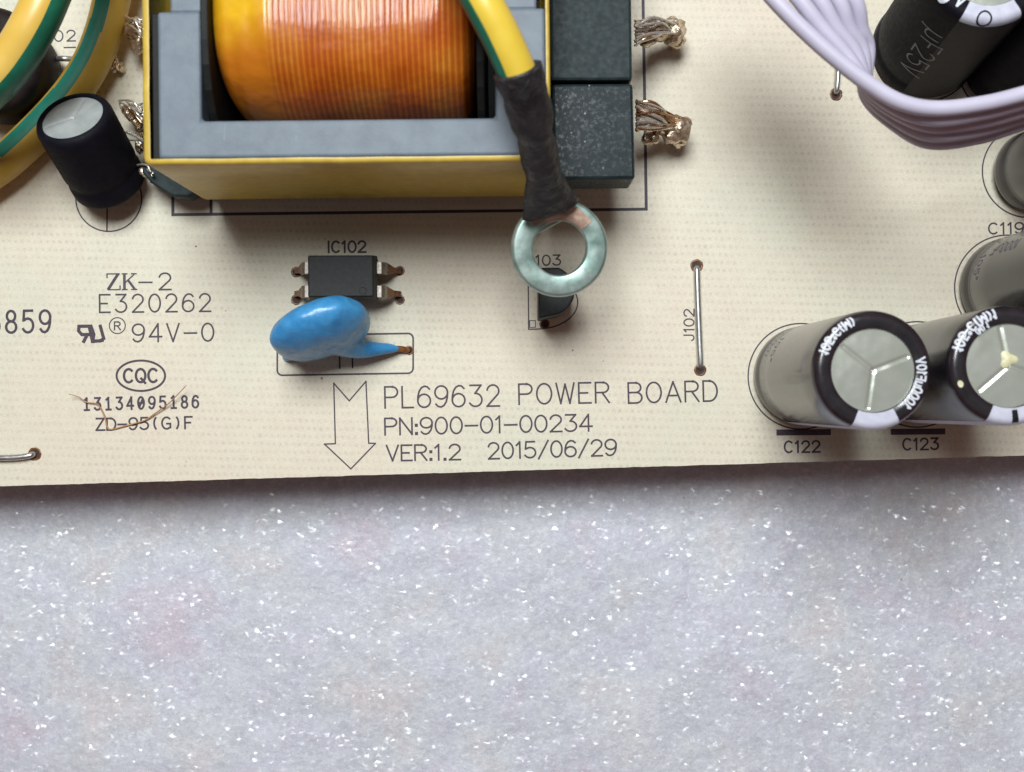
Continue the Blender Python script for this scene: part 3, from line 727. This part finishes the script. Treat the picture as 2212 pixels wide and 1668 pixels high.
# winding: turns lying side by side under a clear orange film
yc = yj + .6; zc = 12.2; xa = 5.15; xb = Wd-5.4
V_ = []; F_ = []; nxw, naw = 640, 56
for i in range(nxw+1):
    x = xa + (xb-xa)*i/nxw; tt = i/nxw
    inturn = min(1, max(0, (x-xa-4.0)/.6)) * min(1, max(0, (xb-x-1.5)/1.5))
    for k in range(naw+1):
        a = -radians(25) - radians(250)*k/naw + pi      # wraps over the top
        a = radians(205) - radians(230)*k/naw
        ry, rz = 7.9, 10.9
        bul = .7*(1-((tt-.5)*2)**4) + .3*noise.noise((x*.16, k*.05, 9))
        if tt < .06: bul -= (1-tt/.06)**2*.9
        if tt > .95: bul -= ((tt-.95)/.05)**2*1.2
        rid = abs(sin(pi*x/.44 + .5*noise.noise((x*.3, k*.08, 0))))
        d = bul + inturn*(.032*rid) + .22*noise.noise((x*.25, k*.12, 4)) + .05*noise.noise((x*.9, k*.3, 7))
        for sx0, sk, am in ((6.2, .05, .16), (11.5, -.11, .12), (17.5, .09, .14)):
            t0 = (x - sx0 - sk*k + .5*noise.noise((k*.12, sx0, 0)))/.18
            d += am/(1+math.exp(-max(-20, min(20, t0)))) * (1 if sx0 < 15 else -1)
        ex = 2.8
        c_, s_ = cos(a), sin(a)
        m_ = (abs(c_)**ex + abs(s_)**ex)**(-1/ex)
        xq = xa+(xb-xa)*.5 + (x-xa-(xb-xa)*.5)*(1-.035*max(0, -c_)**2)
        V_.append((xq, yc + c_*m_*(ry+d), zc + s_*m_*(rz-1.2+d)))
for i in range(nxw):
    for k in range(naw):
        a = i*(naw+1)+k; F_.append((a, a+1, a+naw+2, a+naw+1))
mesh('winding', TR(V_), F_, M['wind'], tr, smooth=True)
# bobbin: flanges at both ends of the coil, floor, pin rails
def flange(xc, th_):
    n = 40; pts_ = []
    for i in range(n):
        a = 2*pi*i/n; c_, s_ = cos(a), sin(a); m_ = (abs(c_)**3 + abs(s_)**3)**(-1/3); pts_.append((c_*m_*10.8, s_*m_*10.6))
    V_ = [(xc, yc+p, zc-.6+q) for p, q in pts_] + [(xc+th_, yc+p, zc-.6+q) for p, q in pts_]
    F_ = [tuple(range(n)), tuple(range(n, 2*n))] + [(i, (i+1) % n, n+(i+1) % n, n+i) for i in range(n)]
    return V_, F_
v, f = flange(xa-.62, .6); mesh('flange', TR(v), f, M['black'], tr, bevel=.1)
v, f = flange(xb+.05, .6); mesh('flange', TR(v), f, M['black'], tr, bevel=.1)
v, f = box((2.6, .7, .3), (Wd-.6, 2*yj-.7, 4.55)); mesh('bobbin_base', TR(v), f, M['black'], tr)
v, f = box((leg-.2, bar-.2, 4.6), (Wd-leg+.2, 2*yj-bar+.2, 5.2)); mesh('bobbin_floor', TR(v), f, M['black'], tr)
# right hand pin block, two steps
def quad_block(c, z0, z1, name, mat, bev=.25):
    pts_ = [(W(u, v_, z1).x, W(u, v_, z1).y) for u, v_ in c]; v, f = prism(pts_, z0, z1); return mesh(name, v, f, mat, tr, bevel=bev)
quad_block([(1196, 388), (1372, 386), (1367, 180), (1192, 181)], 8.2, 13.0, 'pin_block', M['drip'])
quad_block([(1190, 174), (1366, 173.5), (1360, -330), (1184, -330)], 8.2, 13.15, 'pin_block', M['bobbin'])
quad_block([(1190, 180), (1360, 179), (1358, 175), (1190, 175)], 8.4, 12.4, 'slot_web', M['black'], .05)
quad_block([(1190, 300), (1330, 299), (1328, -330), (1188, -330)], 1.0, 8.2, 'pin_block', M['black'])
# left hand foot of the bobbin
quad_block([(309, 352), (332, 352), (392, 395), (430, 412), (405, 426), (372, 424), (330, 398), (305, 372)], 2.0, 4.2, 'foot', M['bobbin'], .2)
quad_block([(322, 395), (470, 418), (470, 200), (322, 200)], .6, 3.0, 'foot', M['black'], .2)
# terminals: pins wound with tinned litz, soldered
def terminal(pin, start, spread, nst, lumps, seed, silver=.6):
    rnd = random.Random(seed)
    pw = W(*pin)
    # solder lump: union of wobbled balls as one mesh (metaball-like by hull of spheres)
    bm = bmesh.new()
    for (u, v_, z, r_, sx_, sy_) in lumps:
        m_ = bmesh.ops.create_icosphere(bm, subdivisions=3, radius=r_)
        c = W(u, v_, z)
        for vv in m_['verts']:
            n_ = noise.noise((vv.co*1.6)+Vector((seed, u*.1, 0)))*.45 + noise.noise(vv.co*4+Vector((seed, 0, 0)))*.16
            vv.co *= 1+n_; vv.co.x *= sx_; vv.co.y *= sy_; vv.co += c
    V_ = [v_.co.copy() for v_ in bm.verts]; bm.verts.index_update(); F_ = [tuple(q.index for q in f_.verts) for f_ in bm.faces]; bm.free()
    o = mesh('solder_terminal', V_, F_, M['solder'], tr, smooth=True)
    for k in range(nst):
        t_ = k/max(1, nst-1)
        s = W(start[0]+rnd.uniform(-2, 2), start[1]+spread*t_+rnd.uniform(-2, 2), start[2]+rnd.uniform(-.8, .8))
        mid = s.lerp(pw, rnd.uniform(.35, .6)) + Vector((0, rnd.uniform(.0, .9), rnd.uniform(.1, 1.3)))
        e_ = pw + Vector((rnd.uniform(-1.0, .5), rnd.uniform(-.1, 1.3), rnd.uniform(-.6, .9)))
        P = catmull([s, mid, e_, e_+Vector((rnd.uniform(-.1, .3), rnd.uniform(-.5, .3), -.3))], 5)
        v_, f_, _ = tube(P, rnd.uniform(.09, .15), 6)
        c = mesh('wire_strand', v_, f_, M['tin'] if rnd.random() < silver else M['copper'], o, smooth=True) if False else None
        me = bpy.data.meshes.new('wire_strand'); me.from_pydata([tuple(p) for p in v_], [], f_); me.materials.append(M['tin'] if rnd.random() < silver else M['copper'])
        for p in me.polygons: p.use_smooth = True
        c = bpy.data.objects.new('wire_strand', me); COL.objects.link(c); c.parent = o
    v_, f_ = lathe([(.42, 0), (.42, pw.z+.2), (.25, pw.z+.4)], (pw.x, pw.y, 0), (0, 0, 1), seg=10, cap1=True)
    me = bpy.data.meshes.new('pin'); me.from_pydata([tuple(p) for p in v_], [], f_); me.materials.append(M['solder'])
    c = bpy.data.objects.new('pin', me); COL.objects.link(c); c.parent = o
    return o
terminal((1463, 80, 3.0), (1372, 45, 6.5), 55, 26, ((1452, 66, 3.2, 1.15, 1.1, 1.0), (1425, 72, 3.4, 1.0, 1.3, .8), (1463, 88, 2.4, .75, 1, 1), (1400, 90, 3.5, .6, 1.2, .9)), 3, .8)
terminal((1466, 292, 3.0), (1374, 215, 6.5), 70, 30, ((1458, 282, 3.1, 1.2, 1.1, 1.1), (1432, 268, 3.4, 1.0, 1.1, .9), (1466, 300, 2.3, .8, 1, 1), (1405, 300, 3, .6, 1.3, 1.0), (1478, 270, 3.2, .7, 1, .9)), 5, .55)
terminal((288, 62, 3.2), (306, 40, 6.0), 40, 7, ((290, 62, 3, .85, 1, 1.2), (300, 90, 2.5, .8, .9, 1.4), (302, 50, 4, .35, 1, 1)), 8, .8)
terminal((285, 243, 3.2), (308, 225, 6.0), 45, 9, ((284, 243, 3, .75, 1, 1.1), (298, 262, 2.4, .7, .8, 1.3), (272, 238, 2.5, .45, 1, 1)), 9, .8)
terminal((255, 143, 1.2), (258, 150, 1.0), 3, 3, ((255, 143, .8, .5, 1.1, .9), (247, 152, .5, .3, 1, 1)), 10, .8)
terminal((302, 312, 3.0), (312, 300, 6.0), 12, 4, ((302, 316, 2.6, .5, .7, 1.5),), 12, .8)
terminal((318, 374, 3.0), (330, 372, 5.0), 8, 2, ((314, 372, 3.6, .5, 1.1, .9),), 14, .8)

# ------------------------------------------------------------------ green and yellow earth wires
def stripe_fn(a0, a1, b0=None, b1=None):
    def f_(t_, d):
        lo_, hi_ = (a0, a1) if b0 is None else (a0+(b0-a0)*t_, a1+(b1-a1)*t_)
        dd = (d - lo_) % 360
        return 1 if dd < (hi_-lo_) else 0
    return f_
def earth_wire(label, pts_, r, st, mats=('yellow', 'green'), name='earth_wire'):
    P = catmull([W(*p) for p in pts_], 10)
    t = thing(name, label, 'wire', (P[len(P)//2].x, P[len(P)//2].y, 0), 'green and yellow earth wires')
    V_, F_, MI = tube(P, r, 72, matf=st); mesh('insulation', V_, F_, [M[mats[0]], M[mats[1]]], t, mi=MI, smooth=True)
    return t
earth_wire('thick yellow wire with dark green edge in the top left corner', [(175, -260, 13), (140, -110, 14), (98, 0, 14.5), (70, 60, 14.5), (35, 118, 14), (-12, 176, 13.5), (-80, 235, 12), (-200, 310, 9)], 1.80, stripe_fn(-175, -44, -175, -36), ('tan', 'green'))
earth_wire('green striped brownish yellow wire passing behind the small leaning capacitor', [(262, -260, 8), (258, -100, 5), (241, 0, 3.6), (222, 75, 3.2), (194, 142, 3.0), (152, 206, 2.8), (100, 264, 2.6), (48, 316, 2.6), (-5, 361, 2.6), (-70, 402, 2.6), (-200, 470, 2.8)], 1.66, stripe_fn(-24, 27, -2, 48), ('tan_dull', 'green_light'))

# ring terminal lead
gl = thing('ring_terminal_lead', 'yellow green lead ending in black sleeve and silver ring hanging over the board', 'cable', (W(1205, 535, 0).x, W(1205, 535, 0).y, 0))
P = catmull([W(*p) for p in [(930, -260, 24), (985, -100, 27), (1040, 0, 27.5), (1080, 75, 27), (1118, 160, 26), (1135, 215, 25)]], 10)
V_, F_, MI = tube(P, 1.42, 72, matf=stripe_fn(40, 120)); mesh('insulation', V_, F_, [M['yellow'], M['green']], gl, mi=MI, smooth=True)
# heat-shrink sleeve: round at the wire, flattening and flaring at the ring
P = catmull([W(*p) for p in [(1119, 150, 26.2), (1135, 205, 25.2), (1149, 262, 23.6), (1160, 310, 21.6), (1170, 360, 19.6), (1179, 405, 17.4), (1189, 452, 15.0)]], 9)
n = len(P); V_ = []; F_ = []; sg = 40
for i, p in enumerate(P):
    t_ = i/(n-1); tg = (P[min(i+1, n-1)]-P[max(i-1, 0)]).normalized(); b = tg.cross(Vector((0, 0, 1))).normalized(); u = b.cross(tg)
    wr = 1.80 - .30*min(1, t_*1.6) + (.0 if t_ < .35 else -.05) + (1.0*((t_-.74)/.26)**1.3 if t_ > .74 else 0) + .12*noise.noise((t_*9, 0, 0)) - .22*math.exp(-((t_-.42)/.05)**2)
    hr = 1.70 - .55*t_ - (.35*((t_-.74)/.26) if t_ > .74 else 0)
    for k in range(sg):
        a = 2*pi*k/sg; wob_ = 1+.06*noise.noise((cos(a)*1.5, sin(a)*1.5, t_*10)) + .03*noise.noise((cos(a)*4, sin(a)*4, t_*26))
        V_.append(p + u*cos(a)*hr*wob_ + b*sin(a)*wr*wob_)
for i in range(n-1):
    for k in range(sg): F_.append((i*sg+k, i*sg+(k+1) % sg, (i+1)*sg+(k+1) % sg, (i+1)*sg+k))
F_ += [tuple(range(sg)), tuple((n-1)*sg+k for k in range(sg))]
mesh('heat_shrink', V_, F_, M['shrink'], gl, smooth=True)
# ring: stamped washer with tongue running up into the sleeve, slightly tilted
c = W(1208, 536.5, 13.0); so, si, hh = 4.10, 2.27, .42
tilt = Matrix.Rotation(radians(9), 4, 'X') @ Matrix.Rotation(radians(5), 4, 'Y')
sg = 96; prof = [(si+.02, -hh), (si, -.3), (si, hh-.16), (si+.04, hh-.05), (si+.16, hh), (so-.34, hh), (so-.2, hh-.03), (so-.06, hh-.2), (so, hh-.32), (so, -.25), (so-.05, -hh)]
V_ = []; F_ = []
for r_, h_ in prof:
    for k in range(sg):
        a = 2*pi*k/sg; V_.append(c + (tilt @ Vector((r_*cos(a), r_*sin(a), h_ + .02*noise.noise((cos(a)*1.2, sin(a)*1.2, r_))))))
m_ = len(prof)
for i in range(m_):
    for k in range(sg): F_.append((i*sg+k, i*sg+(k+1) % sg, ((i+1) % m_)*sg+(k+1) % sg, ((i+1) % m_)*sg+k))
mesh('ring', V_, F_, M['ring'], gl, smooth=True)
d = (W(1189, 452, 15.0) - W(1208, 520, 13.2)).normalized()
pa = W(1200, 475, 13.3); pb_ = W(1187, 440, 15.2)
v, f = box((-1.9, -.3, -.3), (1.9, 2.6, .3))
q = Matrix.Translation(pa) @ Matrix.Rotation(atan2((pb_-pa).y, (pb_-pa).x)-pi/2, 4, 'Z') @ Matrix.Rotation(radians(35), 4, 'X')
mesh('tongue', [q @ Vector(p) for p in v], f, M['ring'], gl, bevel=.15)
# copper coloured patch on the ring beside the sleeve
V_ = []; F_ = []; na = 26
for j, rr in enumerate((2.36, 2.6, 2.95, 3.2)):
    for i in range(na+1):
        a = radians(118 - 78*i/na); r2 = rr + (.35*(1+noise.noise((a*3, rr, 0))) if j == 3 and i > 12 else 0)
        z = hh + .03 - (.02 if j in (0, 3) else 0)
        V_.append(c + (tilt @ Vector((r2*cos(a), r2*sin(a), z + .07*sin(pi*min(1, j/3))))))
for j in range(3):
    for i in range(na): F_.append((j*(na+1)+i, j*(na+1)+i+1, (j+1)*(na+1)+i+1, (j+1)*(na+1)+i))
M['coppery'] = simple('patch_copper', (.62, .40, .30), (.80, .60, .48), 1.0, .3, metal=.8, r2=.4)
mesh('copper_patch', V_, F_, M['coppery'], gl, smooth=True)

# ------------------------------------------------------------------ lilac ribbon cable
rc = thing('ribbon_cable', 'lilac white ribbon cable bending round the dark capacitors at top right', 'cable', (W(1960, 230, 0).x, W(1960, 230, 0).y, 0))
tops = [(1673, 0), (1727, 0), (1770, 0), (1810, 0), (1846, 0)]
mids = [(1733, 62), (1775, 62), (1806, 62), (1834, 62), (1860, 62)]
m2 = [(1802, 124), (1827, 120), (1847, 116), (1862, 112), (1874, 106)]
for i in range(5):
    z0 = 22.5
    pts_ = [(tops[i][0]-150-i*3, -170, 21-.3*i), (tops[i][0]-60, -70, 22-.4*i), tops[i]+(z0-.45*i,), mids[i]+(z0-.7*i,), m2[i]+(z0-.95*i,),
            (1880-i*2, 184+i*5, z0-1.15*i), (1948-i*2, 222+[0,15,24,38,50][i], z0-1.5*i), (2024-i*3, 235+[0,22,36,56,72][i], z0-1.3*i), (2125-i*3, 224+[0,20,38,56,72][i], z0-1.3*i), (2215-i*3, 202+[0,18,36,50,66][i], z0-1.3*i), (2330, 168+i*14, z0-1.3*i), (2480, 120+i*12, z0-1.3*i)]
    P = catmull([W(*p) for p in pts_], 9)
    V_, F_, MI = tube(P, .61, 20); mesh('conductor', V_, F_, M['lilac'], rc, smooth=True)

# ------------------------------------------------------------------ blue disc capacitor
bc = thing('disc_capacitor', 'shiny bright blue disc capacitor leaning over its printed outline', 'capacitor', tuple(W(700, 760, 0)))
C0 = W(694, 712, 6.2)
e1 = Vector((cos(radians(21)), sin(radians(21)), .0)).normalized()
e2 = Vector((-.05, .30, 1)); e2 = (e2 - e1*e2.dot(e1)).normalized(); e3 = e1.cross(e2)
V_ = []; F_ = []; nu, nv = 64, 40
def sp_(x, p): return math.copysign(abs(x)**p, x)
for j in range(nv+1):
    ph = -pi/2 + pi*j/nv
    for i in range(nu):
        th_ = 2*pi*i/nu
        x = 4.55*sp_(cos(ph), .78)*sp_(cos(th_), .86); z = 4.4*sp_(cos(ph), .78)*sp_(sin(th_), .86); y = 1.98*sp_(sin(ph), 1.0)
        # bulge towards the lead side (lower right)
        y *= 1 + .10*x/4.5
        if z < 0 and x > 0: z *= 1+.12*x/4.5
        p = e1*x + e2*z + e3*y
        p *= 1+.05*noise.noise((x*.4, y*.4, z*.4)) + .02*noise.noise((x*1.1, y*1.1, z*1.1))
        V_.append(C0+p)
for j in range(nv):
    for i in range(nu): F_.append((j*nu+i, j*nu+(i+1) % nu, (j+1)*nu+(i+1) % nu, (j+1)*nu+i))
bodyV, bodyF = V_, F_
P = catmull([W(*p) for p in [(712, 712, 5.6), (735, 732, 4.2), (758, 746, 3.2), (785, 754, 2.4), (815, 754, 1.8), (842, 753, 1.2), (862, 754, .8)]], 8)
V_, F_, _ = tube(P, 1, 20, rf=lambda t_: 1.75*(1-t_)**2.0+.46 - (.25*((t_-.8)/.2)**2 if t_ > .8 else 0)); 
v, f = join((bodyV, bodyF), (V_, F_)); bo = mesh('body', v, f, M['blue'], bc, smooth=True)
rm = bo.modifiers.new('remesh', 'REMESH'); rm.mode = 'VOXEL'; rm.voxel_size = .11; rm.use_smooth_shade = True
sm = bo.modifiers.new('smooth', 'SMOOTH'); sm.iterations = 14; sm.factor = .6
P = catmull([W(*p) for p in [(850, 753, .9), (868, 754, .55), (880, 757, .15), (884, 758, -.8)]], 5)
V_, F_, _ = tube(P, .3, 10); mesh('lead', V_, F_, M['flux'], bc, smooth=True)
P = catmull([W(*p) for p in [(655, 740, 3.8), (640, 762, 2.0), (625, 770, .8), (618, 771, -.5)]], 5)
V_, F_, _ = tube(P, .45, 10); mesh('lead', V_, F_, M['blue'], bc, smooth=True)

# ------------------------------------------------------------------ optocoupler
ic = thing('optocoupler', 'black four pin chip under the printed IC102, half hidden by the blue capacitor', 'chip', tuple(W(738, 610, 0)))
za, zm, zb = 4.6, 2.9, .9
tl, tr_, br, bl = W(665, 552, za), W(806, 551.5, za), W(807, 641, za), W(665.5, 642, za)
top = [tl, tr_, br, bl]; cc = sum(top, Vector())/4
mid = [Vector((cc.x+(p.x-cc.x)*1.06, cc.y+(p.y-cc.y)*1.08, zm)) for p in top]; bot = [Vector((cc.x+(p.x-cc.x)*1.0, cc.y+(p.y-cc.y)*1.0, zb)) for p in top]
V_ = bot+mid+top; F_ = [(3, 2, 1, 0), (8, 9, 10, 11)] + [(r_*4+i, r_*4+(i+1) % 4, r_*4+4+(i+1) % 4, r_*4+4+i) for r_ in (0, 1) for i in range(4)]
mesh('body', V_, F_, M['icb'], ic, bevel=.12)
v, f = lathe([(.36, .004), (.30, .02), (.26, -.02)], W(784, 628, za), (0, 0, 1), seg=20, cap1=True); mesh('pin_one_dot', v, f, M['black'], ic, smooth=True)
def leadm(y_, sgn, xh):
    """flat lead: out of the side, down, then splayed into its hole"""
    xs = (mid[1].x-.05) if sgn > 0 else (mid[0].x+.05)
    P = [(xs, 2.95), (xs+sgn*.42, 2.95), (xs+sgn*.62, 2.78), (xs+sgn*.8, 2.2), ((xh+xs+sgn*.8)/2, 1.1), (xh, .3), (xh, -.6)]
    V_ = []; F_ = []
    for i, (x, z) in enumerate(P):
        a = P[max(0, i-1)]; b = P[min(len(P)-1, i+1)]; d_ = Vector((b[0]-a[0], b[1]-a[1])).normalized(); nn = Vector((-d_.y, d_.x))*.13
        hw = .56 if i < 4 else .27
        for sx_, sy_ in ((1, -1), (1, 1), (-1, 1), (-1, -1)): V_.append((x+nn.x*sx_, y_+hw*sy_, z+nn.y*sx_))
    for i in range(len(P)-1):
        for k in range(4): F_.append((i*4+k, i*4+(k+1) % 4, i*4+4+(k+1) % 4, i*4+4+k))
    F_ += [(0, 1, 2, 3), tuple((len(P)-1)*4+k for k in range(4))]
    mesh('lead', V_, F_, [M['pinmetal'], M['flux']], ic, mi=[0]*12+[1]*12+[0, 1], bevel=.03)  # splayed half in flux brown, painting in the dark shade there
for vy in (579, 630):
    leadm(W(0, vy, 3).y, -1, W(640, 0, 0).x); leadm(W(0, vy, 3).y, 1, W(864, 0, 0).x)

# ------------------------------------------------------------------ transistor
tq = thing('transistor', 'small black half round transistor under the silver ring', 'transistor', tuple(W(1195, 640, 0)))
cq = W(1163, 629, 6.0); rq = 2.35
pts_ = [(cq.x, cq.y-2.5)] + [(cq.x+.75+rq*1.08*cos(radians(a)), cq.y+rq*sin(radians(a))) for a in range(-64, 65, 8)] + [(cq.x, cq.y+2.1)]
v, f = prism(pts_, 1.6, 6.2); mesh('body', v, f, M['icb'], tq, bevel=.15)
for k in (-1, 0, 1):
    P = catmull([Vector((cq.x+.9, cq.y+k*1.27, 2.0)), Vector((cq.x+.9, cq.y+k*1.27, 1.0)), Vector((cq.x+.9, cq.y+k*1.6, -.5))], 4)
    v, f, _ = tube(P, .25, 8); mesh('leg', v, f, M['pinmetal'], tq, smooth=True)

# ------------------------------------------------------------------ dark round component, top left
dc = thing('round_component', 'dark brown round component half covered by the two yellow green wires', 'component', tuple(W(30, 165, 0)))
v, f = lathe([(4.2, .2), (4.8, .6), (4.95, 1.6), (4.95, 5.0), (4.6, 5.6), (3.9, 5.8), (.01, 5.85)], W(30, 165, 0)+Vector((-.0, 0, 0)), (0, 0, 1), seg=64); mesh('body', v, f, M['brown'], dc, smooth=True)
v, f = lathe([(.55, 5.7), (.5, 6.0), (.01, 6.05)], W(0, 190, 0), (0, 0, 1), seg=20); mesh('knob', v, f, M['brown'], dc, smooth=True)

# ------------------------------------------------------------------ fibre on the board
pts_ = [(147, 851), (170, 857.5), (185.5, 868.5), (209.6, 872.9), (220.6, 888.2), (228, 906), (231.5, 922), (241, 927.7), (275, 919), (312.7, 908), (335, 893), (363, 872.9), (385, 851), (402.6, 832.3)]
zz = [.9, .5, .3, .25, .2, .15, .12, .12, .15, .2, .3, .5, .9, 1.5]
P = catmull([W(u, v_, z) for (u, v_), z in zip(pts_, zz)], 6)
V_, F_, _ = tube(P, .06, 6, rf=lambda t_: .028+.05*sin(pi*min(1, max(0, t_)))**.6)
fb = mesh('fibre', V_, F_, M['fibre'], smooth=True); fb['label'] = 'thin curved brown fibre lying across the printed 13134095186'; fb['category'] = 'fibre'

for o in bpy.data.objects:
    if 'base' in o: del o['base']
